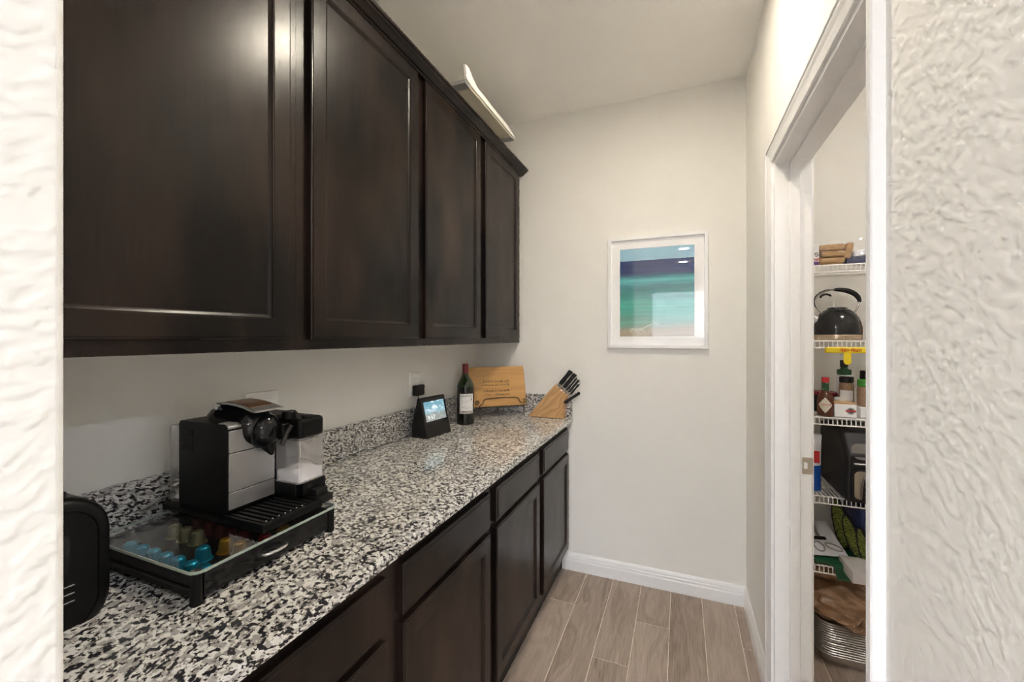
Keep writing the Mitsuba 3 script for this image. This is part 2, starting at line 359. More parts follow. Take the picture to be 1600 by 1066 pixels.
t = thing('pantry_light', 'round flush ceiling light inside the pantry', 'ceiling light')
put('base', lathe([(0, ZC), (.15, ZC), (.15, ZC - .025), (0, ZC - .025)], 40, (.98, 1.35, 0)), 'white_plastic', t)
scene[t + '__lens'] = {'type': 'disk', 'to_world': T().translate([.98, 1.35, ZC - .027]).rotate([1, 0, 0], 180).scale(.14), 'bsdf': {'type': 'ref', 'id': 'white_plastic'}, 'emitter': {'type': 'area', 'radiance': rgb(PANTRY_LAMP)}}

# ------------------------------------------------------------------ cabinets
DP = [(0, 0), (0, .0150), (.0015, .0165), (.005, .0172), (.0058, .0190), (.0475, .0190), (.0485, .0178), (.0515, .0172), (.0525, .0150), (.0575, .0125), (.0600, .0105), (.0610, .0100), (.0610, 0)]
SP = [(0, 0), (0, .0135), (.0015, .0155), (.0085, .0160), (.0095, .0172), (.0125, .0190)]
def door(parent, xb, y0, y1, z0, z1):
    d = put('door', frame_x(xb, y0, y1, z0, z1, DP), 'cabinet_wood', parent, smooth=22)
    u = .0612
    put('panel', bx(xb + .004, xb + .0106, y0 + u - .003, y1 - u + .003, z0 + u - .003, z1 - u + .003), 'cabinet_wood', d, smooth=False)
    return d
def slab(parent, xb, y0, y1, z0, z1):
    return put('drawer', frame_x(xb, y0, y1, z0, z1, SP, True), 'cabinet_wood', parent, smooth=22)
YU = [.186, .800, 1.351, 1.897, 2.441]
UD = [(.240, .772), (.835, 1.328), (1.379, 1.860), (1.918, 2.390)]
BD = [(.235, .768), (.829, 1.323), (1.375, 1.870), (1.930, 2.420)]
nth = ['nearest the white wall end', 'second from the white wall end', 'third from the white wall end', 'in the corner by the end wall']
XU = -.939; ZU0, ZU1 = 1.358, 2.425
for i in range(4):
    t = thing('upper_cabinet', f'dark espresso wall cabinet with one recessed-panel door, {nth[i]}', 'cabinet', 'espresso wall cabinets')
    put('body', bx(XL + .001, XU, YU[i] + .0003, YU[i + 1] - .0003, ZU0, ZU1), 'cabinet_wood', t, smooth=False)
    door(t, XU, *UD[i], 1.387, 2.398)
cr = [(-1.2, 2.399), (-.922, 2.399), (-.917, 2.404), (-.910, 2.406), (-.897, 2.418), (-.890, 2.421), (-.887, 2.426), (-.881, 2.428), (-.880, 2.437), (-1.2, 2.437)]
cr = [(-.9385, 2.400)] + cr[1:-1] + [(-.9385, 2.437)]
solo('crown_moulding', prism(cr, YU[4] - YU[0], 'y', YU[0]), 'cabinet_wood', 'narrow dark crown moulding along the tops of the wall cabinets', 'moulding', smooth=20)
XB = -.634; ZT = .884
for i in range(4):
    t = thing('base_cabinet', f'dark espresso base cabinet with drawer over door, {nth[i]}', 'cabinet', 'espresso base cabinets')
    put('body', bx(XL + .001, XB, YU[i] + .0003, YU[i + 1] - .0003, .105, ZT - .0005), 'cabinet_wood', t, smooth=False)
    put('toe_kick', bx(XL + .001, XB - .030, YU[i] + .0003, YU[i + 1] - .0003, 0, .105), 'toe_black', t, smooth=False)
    slab(t, XB, *BD[i], .722, .846)
    door(t, XB, *BD[i], .135, .702)
# countertop
XF = -.597; ZK = .914
t = thing('countertop', 'polished black and white speckled granite countertop with low backsplash', 'countertop')
prof = [(XL + .001, ZT), (XF - .006, ZT), (XF - .001, ZT + .003), (XF, ZT + .008), (XF, ZK - .009), (XF - .0025, ZK - .003), (XF - .009, ZK), (XL + .001, ZK)]
put('slab', prism(prof, YB - .002 - .184, 'y', .184), 'granite', t, smooth=35)
solo('backsplash', rb(XL + .001, XL + .021, .184, YB - .022, ZK, 1.042, .0025), 'granite', 'long low granite backsplash on the counter under the wall plates', 'backsplash')
solo('backsplash', rb(XL + .001, XF - .001, YB - .021, YB - .001, ZK, 1.042, .0025), 'granite', 'short low granite backsplash on the counter behind knife block and cutting board', 'backsplash')

# ------------------------------------------------------------------ framed picture on the end wall
def frame_y(y_back, x0, x1, z0, z1, prof, cap=False):
    R = [np.array([[x0 + u, y_back - h, z0 + u], [x0 + u, y_back - h, z1 - u], [x1 - u, y_back - h, z1 - u], [x1 - u, y_back - h, z0 + u]])[::-1] for u, h in prof]
    return ring_sheet(R, cap)
t = thing('framed_picture', 'white framed seascape print with wide white mat on the end wall', 'picture')
fx0, fx1, fz0, fz1 = -.386, .136, 1.330, 1.957
put('frame', frame_y(YB - .0015, fx0, fx1, fz0, fz1, [(0, 0), (0, .024), (.001, .025), (.0165, .025), (.0175, .024), (.0175, .006)]), 'trim_paint', t, smooth=20)
put('mat', frame_y(YB - .0015, fx0 + .016, fx1 - .016, fz0 + .016, fz1 - .016, [(0, .007), (.049, .007), (.0502, .0055)]), 'paper_white', t, smooth=False, label='white mat board')
pr = put('print', bx(fx0 + .06, fx1 - .06, YB - .0065, YB - .0025, fz0 + .06, fz1 - .06), 'sea_print', t, smooth=False, label='printed sea and sky in bands of blue and green')
sg = tube(spline([(-.268, 0, 1.425), (-.25, 0, 1.437), (-.262, 0, 1.418), (-.235, 0, 1.431), (-.222, 0, 1.420), (-.206, 0, 1.436), (-.19, 0, 1.424), (-.16, 0, 1.430)], 40) + [0, YB - .0068, 0], .0009, 5)
put('signature', sg, 'paper_white', pr)
put('glass', trimesh.Trimesh([[fx0 + .017, YB - .0165, fz0 + .017], [fx1 - .017, YB - .0165, fz0 + .017], [fx1 - .017, YB - .0165, fz1 - .017], [fx0 + .017, YB - .0165, fz1 - .017]], [[0, 1, 2], [0, 2, 3]]), 'clear', t, smooth=False)

# ------------------------------------------------------------------ wall plates
t = thing('switch_plate', 'white wall plate above the coffee machine', 'switch plate')
put('plate', frame_x(XL, .870, .986, 1.101, 1.219, [(0, 0), (0, .003), (.003, .0062), (.014, .0062)], True), 'white_plastic', t, smooth=25)
for a in (.892, .938): put('rocker', frame_x(XL + .006, a, a + .033, 1.127, 1.193, [(0, 0), (0, .0018), (.0015, .003)], True), 'white_plastic', t, smooth=25)
t = thing('outlet', 'white duplex outlet above the backsplash behind the smart display', 'outlet')
put('plate', frame_x(XL, 1.708, 1.790, 1.096, 1.217, [(0, 0), (0, .003), (.003, .006)], True), 'white_plastic', t, smooth=25)
for z in (1.130, 1.180):
    r_ = put('socket', basis(prism(rrect(-.017, .017, -.014, .014, .010), .0022, 'z'), (XL + .006, 1.749, z), (0, 1, 0), (0, 0, 1), (1, 0, 0)), 'white_plastic', t)
    for dy in (-.006, .006): put('slot', bx(XL + .0080, XL + .0084, 1.749 + dy - .001, 1.749 + dy + .001, z - .001, z + .007), 'vent_dark', r_, smooth=False)
t = thing('power_adapter', 'square black power adapter plugged into the outlet', 'adapter')
put('body', rb(XL + .008, XL + .038, 1.722, 1.790, 1.100, 1.152, .005), 'black_satin', t)
put('cable', tube(spline([(XL + .022, 1.752, 1.102), (XL + .026, 1.752, 1.080), (XL + .045, 1.748, 1.045), (XL + .055, 1.745, 1.02), (XL + .06, 1.745, .985)], 24), .0022), 'black_satin', t)

# ------------------------------------------------------------------ smart display
t = thing('smart_display', 'black wedge-shaped smart display showing clouds and the time 9:47', 'smart display')
o = np.array([-1.097, 1.650, ZK]); ey = np.array([.105, .994, 0]); ey /= np.linalg.norm(ey); ex = np.array([ey[1], -ey[0], 0]); ez = np.array([0, 0, 1.0])
W_, H_, D_ = .186, .186, .092
sec = Polygon([(0, .001), (.001, 0), (0, .006), (-.0, .006), (-.046, H_), (-.060, H_), (-D_, .05), (-D_, .0)]).buffer(0)
sec = Polygon([(0, 0), (-.044, H_ - .003), (-.048, H_), (-.058, H_), (-D_ + .002, .060), (-D_, .052), (-D_, 0)])
put('body', basis(prism(sec, W_, 'y'), o, ex, ey, ez), 'black_satin', t, smooth=25)
fn = np.array([H_, 0, .044]); fn /= np.linalg.norm(fn); up_ = np.array([-.044, 0, H_ - .003]); up_ /= np.linalg.norm(up_)
def on_face(m, s, h, off):      # m in (right, up, out) local of the slanted front; right = +y local
    m = mv(m); loc = np.array([0, s, 0]) + up_ * h + fn * off
    m2 = basis(m, loc, np.array([0, 1, 0]), up_, fn); return basis(m2, o, ex, ey, ez)
put('bezel', on_face(prism(rrect(.004, W_ - .004, .064, .182, .004), .0008, 'z'), 0, 0, .0002), 'black_gloss', t)
scr = on_face(trimesh.Trimesh([[.017, .076, 0], [.171, .076, 0], [.171, .170, 0], [.017, .170, 0]], [[0, 1, 2], [0, 2, 3]]), 0, 0, .0016)
scene[t + '__screen'] = mikit.ply(scr, 'black_gloss', uv=np.array([[0, 0], [1, 0], [1, 1], [0, 1]], float), emitter={'type': 'area', 'radiance': proc(lambda p, n, uv: screen_img(p, n, uv) * .085)}); say(t + '__screen', 'lit screen with a cloudy sky over a city')
scene['screen_white'] = {'type': 'twosided', 'bsdf': P((.8, .8, .8), .6)}
clk = on_face(text('9:47', .019, .0004), .058, .094, .0018)
scene[t + '__clock'] = mikit.ply(clk, 'screen_white', emitter={'type': 'area', 'radiance': rgb((.05, .05, .05))})
put('speaker_grille', on_face(prism(rrect(.006, W_ - .006, .006, .058, .004), .0007, 'z'), 0, 0, .0001), 'dark_cloth' if 'dark_cloth' in scene else 'black_satin', t)

# ------------------------------------------------------------------ wine bottle
bc = np.array([-1.104, 2.037, ZK]); R = .0475
t = thing('wine_bottle', 'large dark red wine bottle with white label, standing by the cutting board', 'bottle')
put('body', lathe([(0, .004), (.03, .001), (R - .004, 0), (R, .004), (R, .200), (R - .0015, .213), (R - .007, .227), (.032, .243), (.022, .257), (.0175, .272), (.0165, .285)], 48, bc), 'wine_glass', t, smooth=50)
put('wine', lathe([(R + .0002, .003), (R + .0002, .196), (R - .0002, .2045)], 48, bc), 'wine_dark', t, smooth=True, label='dark wine seen through the glass')
put('capsule', lathe([(.0168, .258), (.0172, .262), (.0168, .318), (.0178, .320), (.0178, .328), (.0150, .330), (0, .330)], 32, bc), 'wine_cap', t, smooth=40, label='dark red neck foil')
vd = math.atan2(0 - bc[1], 0 - bc[0])        # towards the room
def bend(m, r, a0, z0, c=bc):                 # x -> angle, y -> z, z -> radius
    m = m.copy(); v = np.array(m.vertices); a = a0 + v[:, 0] / r
    m.vertices = np.stack([c[0] + (r + v[:, 2]) * np.cos(a), c[1] + (r + v[:, 2]) * np.sin(a), c[2] + z0 + v[:, 1]], 1); return m
def patch(w, h, d=.0003, n=24):
    xs = np.linspace(-w / 2, w / 2, n); v = [[x, y, d] for y in (-h / 2, h / 2) for x in xs]
    f = [q for j in range(n - 1) for q in ((j, j + 1, n + j + 1), (j, n + j + 1, n + j))]
    return trimesh.Trimesh(v, f, process=False)
la = vd + .16
lb = put('label', bend(patch(.082, .094), R, la, .122), 'paper_white', t, smooth=True)
put('lettering', cat_([bend(text('FRONTERA', .0095, .0003).subdivide(), R + .0004, la, .158), bend(text('CABERNET SAUVIGNON', .0032, .0003), R + .0004, la, .098), bend(text('CHILE', .004, .0003), R + .0004, la, .089)]), 'ink', lb)
put('sketch', bend(tube(spline([(-.03, .005, 0), (-.02, .012, 0), (-.005, .004, 0), (.01, .016, 0), (.022, .010, 0), (.032, .014, 0)], 24), .0007, 5), R + .0004, la, .118), 'loop_grey', lb)
put('emblem', bend(prism(Polygon([(.024, -.004), (.033, .002), (.030, .012), (.026, .006)]), .0004, 'z'), R + .0004, la, .135), 'burnt', lb)
put('band', bend(patch(.090, .012), R, la, .067), 'grey_card', t, smooth=True, label='thin grey strip below the label')

# ------------------------------------------------------------------ cutting board on a wire easel
ang = math.atan2(.67, .742); ux = np.array([math.cos(ang), math.sin(ang), 0]); nx_ = np.array([math.sin(ang), -math.cos(ang), 0]); tilt = math.radians(15)
upb = np.array([0, 0, 1.0]) * math.cos(tilt) - nx_ * math.sin(tilt); nb = nx_ * math.cos(tilt) + np.array([0, 0, 1.0]) * math.sin(tilt)
BO = np.array([-.866, 2.377, .983]); BW, BH, BT = .375, .238, .016   # BO: lower corner by the end wall, front face
def on_board(m, s, h, off=0): return basis(m, BO - ux * (BW - s) + upb * h + nb * off, ux, upb, nb)
t = thing('cutting_board', 'bamboo cutting board engraved with two lines of script, leaning on an easel', 'cutting board')
put('board', on_board(rb(0, BW, 0, BH, -BT, 0, .003), 0, 0), 'bamboo', t)
for nm, s_, hgt, h, sh in (('lettering', 'A home is built with', .0135, .148, .25), ('lettering', 'LOVE & LAUGHTER', .0105, .126, .1), ('lettering', 'A home is built with', .0150, .092, .25), ('lettering', 'LOVE & DREAMS', .0115, .068, .1)):
    m = text(s_, hgt, .0006, sh); k = .165 / (m.bounds[1][0] - m.bounds[0][0]); m.vertices[:, 0] *= k
    put(nm, on_board(m, .190, h, .0001), 'burnt', t, smooth=False)
t = thing('wire_easel', 'black wire easel with scrolled ends holding the cutting board', 'easel')
def EB(s, h, off=.006): return BO - ux * (BW - s) + upb * h + nb * off
def foot(p, z=ZK + .003): return np.array([p[0], p[1], z])
a0, a1 = .075, .352
def scroll(s, sgn):
    th = np.linspace(0, 2.2 * math.pi, 26); r = .0135 - .0012 * th
    return [EB(s + sgn * .012 - sgn * r_ * math.cos(q), .022 + r_ * math.sin(q) * 1.1) for q, r_ in zip(th, r)]
top = [EB(a0 + .010, .010), EB(a0 + .022, .020), EB(a0 + .032, .040), EB(a0 + .055, .046), EB((a0 + a1) / 2, .048), EB(a1 - .055, .046), EB(a1 - .032, .040), EB(a1 - .022, .020), EB(a1 - .010, .010)]
put('front_rail', tube(spline(top, 60), .0022), 'dark_metal', t)
for s, g in ((a0, -1), (a1, 1)):
    put('scroll', tube(scroll(s, g), .0021), 'dark_metal', t)
    put('ledge', tube(spline([EB(s, -.004, -.020), EB(s, -.006, 0), EB(s, .002, .008), EB(s - g * .01, .014, .006)], 16), .0022), 'dark_metal', t)
    put('leg', tube([EB(s, -.004, .0), foot(EB(s, 0, .018))], .0022), 'dark_metal', t)
put('cross_bar', tube([EB(a0, -.006, 0), EB(a1, -.006, 0)], .0022), 'dark_metal', t)
low = lambda s, z: np.array([*(EB(s, 0, .012)[:2]), z])
put('brace', tube(spline([low(a0, .935), low(a0 + .1, .947), low(a1 - .1, .947), low(a1, .935)], 24), .002), 'dark_metal', t)
put('back_leg', tube([EB((a0 + a1) / 2, .09, -.02), np.array([-1.06, 2.385, ZK + .003])], .0022), 'dark_metal', t)

# ------------------------------------------------------------------ knife block and its knives
t = thing('knife_block', 'pale wooden slanted knife block in the counter corner', 'knife block')
KY0_, KY1_ = 2.352, 2.420
poly = Polygon([(-.850, .917), (-.684, 1.112), (-.603, 1.047), (-.632, 1.012), (-.634, .917)]).buffer(-.004).buffer(.004, quad_segs=3)
put('block', prism(poly, KY1_ - KY0_, 'y', KY0_), 'block_wood', t, smooth=30)
for a in (-.835, -.655):
    for b in (KY0_ + .01, KY1_ - .01): put('foot', cyl((a, b, ZK), (a, b, .9175), .006), 'black_satin', t)
kd = np.array([.64, 0, .77]); kd /= np.linalg.norm(kd); kn = np.array([.77, 0, -.64])
def knife(base, L, w, th, label, d=kd, bolster=True):
    t = thing('knife', label, 'knife', 'knives in the block')
    n_ = np.array([d[2], 0, -d[0]])
    ex_, ey_, ez_ = d, n_, np.array([0, -1, 0])
    h = Polygon([(.016, -w * .42), (.03, -w * .5), (L * .6, -w * .44), (L - .008, -w * .55), (L, -w * .3), (L, w * .35), (L - .006, w * .5), (L * .6, w * .42), (.03, w * .5), (.016, w * .42)])
    m = prism(h, th, 'z', -th / 2)
    put('handle', basis(m, base, ex_, ey_, ez_), 'black_satin', t, smooth=25)
    if bolster:
        put('bolster', basis(rb(-.012, .016, -w * .40, w * .40, -th * .42, th * .42, .002), base, ex_, ey_, ez_), 'chrome', t)
        put('cap', basis(rb(L - .001, L + .002, -w * .3, w * .3, -th * .4, th * .4, .001), base, ex_, ey_, ez_), 'brushed', t)
knife((-.664, 2.372, 1.104), .120, .026, .017, 'thick black-handled knife, uppermost in the knife block')
knife((-.641, 2.372, 1.086), .120, .024, .016, 'thick black-handled knife, second from the top of the block')
for b_, y_, L_, s_ in (((-.625, 1.070), 2.368, .110, 'slim black steak knife in the block, third from the top'), ((-.613, 1.060), 2.366, .112, 'slim black steak knife in the block, fourth from the top'), ((-.613, 1.060), 2.384, .106, 'slim black steak knife in the block, behind the fourth'), ((-.602, 1.047), 2.366, .095, 'slim black steak knife in the block, lowest of the slim ones')):
    knife((b_[0], y_, b_[1]), L_, .011, .010, s_)
kd2 = np.array([.1, 0, .071]); kd2 /= np.linalg.norm(kd2)
knife((-.640, 2.37, .998), .125, .017, .012, 'black-handled knife low on the front face of the block', kd2, False)

# ------------------------------------------------------------------ panel left on top of the wall cabinets
t = thing('loose_panel', 'silver-railed panel with a curled white sheet lying on top of the wall cabinets', 'panel')
zp = 2.4375
put('panel', bx(-1.05, -.822, 1.545, 2.030, zp + .003, zp + .009), 'frost_panel', t, smooth=False)
for a in (1.508, 2.012):
    put('rail', cat_([rb(-1.05, -.818, a, a + .042, zp, zp + .006, .0015), rb(-1.05, -.818, a, a + .008, zp, zp + .016, .0015), rb(-1.05, -.818, a + .034, a + .042, zp, zp + .016, .0015)]), 'brushed', t)
FL = [(1.508, 2.515), (1.541, 2.518), (1.578, 2.497), (1.626, 2.479), (1.697, 2.480), (1.778, 2.476), (1.887, 2.478), (1.985, 2.474), (2.073, 2.459), (2.043, 2.454), (1.952, 2.454), (1.857, 2.455), (1.760, 2.455), (1.671, 2.455), (1.606, 2.455), (1.571, 2.457), (1.526, 2.462), (1.515, 2.471), (1.521, 2.478)]
put('sheet', prism(Polygon(FL), .010, 'x', -.829), 'white_sheet', t, smooth=False, label='curled white sheet')

# ------------------------------------------------------------------ toaster
t = thing('toaster', 'black rounded toaster beside the white wall end', 'toaster')
TY0, TY1, TX1 = .240, .415, -.925
pr_ = sbox(TY0 + .068, .925 + .03, TY1 - .068, 1.128 - .068).buffer(.068, quad_segs=10)
low_ = rrect(TY0, TY1, .921, 1.05, .034, 8)
pr_ = pr_.union(low_)
def inset(d): return pr_.buffer(-d)
def ringp(poly, x, n=72):
    e = poly.exterior; c = poly.centroid
    pts = [e.interpolate(s, normalized=True) for s in np.linspace(0, 1, n, endpoint=False)]
    pts = np.array([[x, p.x, p.y] for p in pts]); a = np.arctan2(pts[:, 2] - 1.02, pts[:, 1] - (TY0 + TY1) / 2); return pts[np.argsort(a)]
put('body', ring_sheet([ringp(inset(.02), -1.185), ringp(inset(.004), -1.178), ringp(pr_, -1.165), ringp(pr_, TX1 - .016), ringp(inset(.003), TX1 - .007), ringp(inset(.010), TX1 - .001), ringp(inset(.020), TX1 + .001), ringp(inset(.0215), TX1 - .002), ringp(inset(.050), TX1 - .001)]), 'black_plastic', t, smooth=35)
yc = (TY0 + TY1) / 2
put('lever_slot', prism(Polygon(rrect(yc - .022, yc + .030, 1.000, 1.078, .022).exterior), .003, 'x', TX1 - .001), 'black_gloss', t)
put('lever', rb(TX1 - .002, TX1 + .020, yc - .016, yc + .016, 1.055, 1.069, .004), 'chrome', t)
for k in range(3): put('browning_mark', bx(TX1 - .0005, TX1 + .0006, yc + .010, yc + .036, .958 + .013 * k, .9597 + .013 * k), 'brushed', t, smooth=False)
for y_ in (yc - .045, yc + .012): put('bread_slot', bx(-1.13, -.965, y_, y_ + .030, 1.1255, 1.129), 'vent_dark', t, smooth=False)
for x_ in (-1.14, -.965):
    for y_ in (TY0 + .04, TY1 - .04): put('foot', cyl((x_, y_, ZK), (x_, y_, .924), .012), 'black_satin', t)

# ------------------------------------------------------------------ coffee pod drawer with a glass top
t = thing('pod_drawer', 'black coffee pod drawer with a glass top under the coffee machine', 'drawer')
QX0, QX1, QY0, QY1, QZ = -1.135, -.792, .468, .790, .977
for x_ in (QX0 + .012, QX1 - .010):
    for y_ in (QY0 + .008, QY1 - .008): put('post', lathe([(0, 0), (.0095, 0), (.0095, .058), (0, .058)], 20, (x_, y_, ZK)), 'black_plastic', t)
put('tray', cat_([bx(QX0 + .012, QX1 - .012, QY0 + .006, QY1 - .006, .926, .930), bx(QX0 + .012, QX1 - .012, QY0 + .004, QY0 + .009, .926, .966), bx(QX0 + .012, QX1 - .012, QY1 - .009, QY1 - .004, .926, .966), bx(QX0 + .008, QX0 + .013, QY0 + .006, QY1 - .006, .926, .966)]), 'black_plastic', t, smooth=False)
put('rail', rb(QX0 + .014, QX1 - .012, QY0 + .001, QY0 + .004, .938, .944, .001), 'black_satin', t)
put('front', rb(QX1 - .016, QX1 - .006, QY0 + .019, QY1 - .019, .923, .966, .0015), 'black_gloss', t)
hp = spline([(QX1 - .007, .596, .945), (QX1 + .006, .602, .946), (QX1 + .012, .624, .947), (QX1 + .006, .646, .946), (QX1 - .007, .652, .945)], 24)
put('handle', tube(hp, .0035), 'chrome', t, label='curved chrome handle')
gl = rrect(QX0, QX1 + .004, QY0 - .004, QY1 + .004, .018)
g2 = gl.buffer(-.0016)
put('glass_edge', prism(gl.difference(g2), .005, 'z', .972), 'glass_edge', t, label='pale green glass edge')
gtop = prism(g2, .001, 'z', .9765); gv = np.array(gtop.vertices); keep = (gv[gtop.faces][:, :, 2] > .9770).all(1)
put('glass_top', trimesh.Trimesh(gv, np.array(gtop.faces)[keep], process=False), 'clear', t, smooth=False)
for x_, y_ in ((QX1 - .012, QY0 + .010), (QX1 - .010, QY1 - .010), (QX0 + .012, QY1 - .010), (QX0 + .012, QY0 + .010)):
    put('glass_clip', lathe([(0, 0), (.010, 0), (.009, .002), (.004, .003), (0, .003)], 20, (x_, y_, .9725)), 'chrome', t)
# pods
podp = [(0, .0275), (.0085, .0275), (.0095, .0262), (.0120, .0245), (.0150, .0040), (.0152, .0012), (.0182, .0010), (.0182, 0), (0, 0)]
pod = lathe(podp, 28)
POD = {}
for nm, c in dict(teal=(.01, .30, .46), olive=(.40, .38, .22), gold=(.52, .28, .02), red=(.45, .010, .015), maroon=(.14, .02, .015)).items():
    prin('pod_' + nm, c, .28, metal=.65); POD[nm] = mikit.ply(pod, 'pod_' + nm, smooth=30)
def pods(col, pts, how):
    for i, (x, y) in enumerate(pts):
        k = key_of('coffee_pod'); scene[k] = {**POD[col], 'to_world': T().translate([x, y, .9301])}
        say(k, how[i] if isinstance(how, list) else how, 'coffee pod', f'{col} coffee pods in the glass-topped drawer')
N = 'first second third fourth fifth sixth seventh'.split()
px_ = [-1.080 + .0405 * i for i in range(7)]
pods('teal', [(x, .512) for x in px_], [f'teal coffee pod, {N[i]} from the wall in the teal row under glass' for i in range(7)])
pods('teal', [(px_[4], .558)], ['lone teal coffee pod standing behind the teal row under glass'])
pods('olive', [(px_[i] - .005, .599) for i in range(3)], [f'pale olive coffee pod under glass, {N[i]} from the wall' for i in range(3)])
pods('gold', [(px_[4] + .010, .599), (px_[5] + .010, .602)], ['golden coffee pod under glass nearest the olive pods', 'golden coffee pod under glass nearest the bright red pod'])
pods('maroon', [(px_[i] + .008, .641) for i in range(5)], [f'dark red coffee pod in the shaded row under the machine, {N[i]} from the wall' for i in range(5)])
pods('red', [(px_[6] - .012, .645)], ['bright red coffee pod right behind the drawer handle'])
pods('gold', [(px_[6] - .012, .690)], ['dull golden coffee pod beyond the bright red pod'])

# ------------------------------------------------------------------ coffee machine
t = thing('coffee_machine', 'black and silver espresso machine with milk jug on the glass-topped drawer', 'coffee machine')
MZ = .9785
put('base', prism(rrect(-1.165, -.93, .612, .812, .010), .012, 'z', MZ), 'black_plastic', t)
bodyp = rrect(-1.112, -.941, MZ + .010, 1.194, .011)
b_ = put('body', prism(bodyp, .190, 'y', .622), 'black_plastic', t, smooth=35)
put('vent_recess', prism(rrect(-1.104, -1.060, 1.118, 1.178, .003), .0006, 'y', .6215), 'vent_dark', b_)
for k in range(9): put('vent_slat', rb(-1.103, -1.061, .6205, .6218, 1.1195 + .0064 * k, 1.1235 + .0064 * k, .0006, 6), 'black_plastic', b_)
# silver front in three pieces
for z0, z1 in ((MZ + .024, 1.0405), (1.0420, 1.1285), (1.1300, 1.1800)):
    put('front_panel', rb(-.944, -.9365, .6245, .7375, z0, z1, .0012), 'silver_panel', t, label='brushed silver front panel')
q = Polygon([(-.944, 1.178)] + [(-.944 + .0075 * math.sin(a), 1.1800 + .0142 * (1 - math.cos(a)) - 0) for a in np.linspace(math.pi / 2, math.pi / 2, 1)] + [(-.9365, 1.1800), (-.940, 1.190), (-.949, 1.1955), (-.972, 1.1965), (-.972, 1.1945), (-.950, 1.193)]).buffer(0)
put('front_shoulder', prism(q, .100, 'y', .6245), 'silver_panel', t, smooth=40)
# brew head: domed rear, barrel and ball nose
hd = [m3.Manifold.sphere(.056, 40).scale([1.0, .98, .90]).translate([-1.030, .692, 1.181]), m3.Manifold.sphere(.052, 40).translate([-.968, .696, 1.176])]
put('brew_head', tm(m3.Manifold.batch_hull(hd)), 'black_gloss', t, smooth=50)
ball = m3.Manifold.sphere(.040, 48).scale([.80, .95, 1.05]).translate([-.930, .706, 1.166])
put('nose', tm(ball), 'black_gloss', t, smooth=50)
put('beak', tm(m3.Manifold.batch_hull([m3.Manifold.sphere(.020, 20).translate([-.925, .708, 1.140]), m3.Manifold.sphere(.006, 16).translate([-.913, .710, 1.114])])), 'black_plastic', t, smooth=50)
lev = [(-1.040, 1.2290), (-1.01, 1.2310), (-.97, 1.2290), (-.935, 1.2230), (-.915, 1.2180), (-.903, 1.2175)]
lc = spline([(x, 0, z) for x, z in lev], 14)[:, [0, 2]]
def strip(c, thk): return Polygon([tuple(p) for p in c] + [(p[0], p[1] + thk) for p in c[::-1]])
put('lever', prism(strip(lc, .004), .074, 'y', .662), 'brushed', t, smooth=40, label='silver rim of the lever')
put('lever_plate', prism(strip(lc[2:-3] + [0, .0036], .002), .058, 'y', .670), 'bronze', t, smooth=40, label='bronze lever plate')
for y_ in (.655, .737): put('hinge', cyl((-1.030, y_, 1.226), (-1.030, y_ + .006, 1.226), .008, n=20), 'chrome', t)
# milk unit
mx0, mx1, my0, my1 = -.941, -.858, .740, .817
put('milk_stand', cat_([rb(-.975, mx1 - .010, my0 - .002, my1, MZ + .020, 1.034, .004), rb(mx1 - .018, mx1 + .004, my0 + .010, my1 + .002, 1.000, 1.034, .003)]), 'black_plastic', t)
put('stand_slot', bx(mx1 + .0035, mx1 + .0045, my0 + .020, my0 + .036, 1.018, 1.026), 'vent_dark', t, smooth=False)
jug = lambda i: rrect(mx0 + i, mx1 - i, my0 + i, my1 - i, .008 - i * .5)
jp = prism(jug(0), .104, 'z', 1.034); put('milk_jug', jp, 'milky', t, smooth=35, label='clear plastic milk jug')
put('milk_level', prism(jug(.0025), .022, 'z', 1.0365), 'milk', t, smooth=35, label='white milk')
put('jug_divider', bx(mx0 + .036, mx0 + .0375, my0 + .003, my1 - .003, 1.036, 1.136), 'clear', t, smooth=False)
put('jug_base', prism(rrect(mx0 - .001, mx1 + .001, my0 - .001, my1 + .001, .008), .003, 'z', 1.0335), 'loop_grey', t)
lid = m3.Manifold.batch_hull([m3.Manifold.sphere(.011, 20).translate([x, y, z]) for x in (mx0 - .02, mx1 - .0095) for y in (my0 + .012, my1 - .0095) for z in (1.152, 1.180)])
put('milk_lid', tm(lid), 'black_plastic', t, smooth=40)
put('lid_neck', rb(mx0 + .002, mx0 + .050, my0 - .018, my0 + .012, 1.142, 1.182, .005), 'black_plastic', t)
put('dial', lathe([(0, 0), (.0165, 0), (.0165, .016), (.015, .018), (0, .018)], 24, (-.905, .752, 1.190)), 'black_plastic', t)
put('button', lathe([(0, 0), (.0065, 0), (.0062, .006), (0, .007)], 16, (-.878, .772, 1.190)), 'black_plastic', t)
put('milk_spout', tube([(-.868, .727, 1.180), (-.868, .716, 1.166), (-.866, .699, 1.139)], .0055, 12), 'dark_metal', t)
# drip tray with slats
put('drip_tray', cat_([bx(-.941, -.812, .612, .768, MZ, MZ + .004), rb(-.822, -.812, .612, .768, MZ, MZ + .018, .002), rb(-.941, -.812, .612, .620, MZ, MZ + .018, .002), rb(-.941, -.812, .760, .768, MZ, MZ + .018, .002)]), 'black_plastic', t)
for k in range(9):
    y_ = .626 + .0152 * k
    put('tray_slat', rb(-.938, -.823, y_, y_ + .008, MZ + .011, MZ + .016, .0015, 6), 'black_satin', t)
    if k < 7: put('stud', trimesh.creation.icosphere(1, .0019).apply_translation([-.826, y_ + .004, MZ + .0168]), 'chrome', t)
put('tray_block', cat_([rb(-.90, -.822, .768, .812, MZ, MZ + .018, .002), rb(-.90, -.836, .772, .808, MZ + .018, MZ + .034, .002)]), 'black_satin', t)
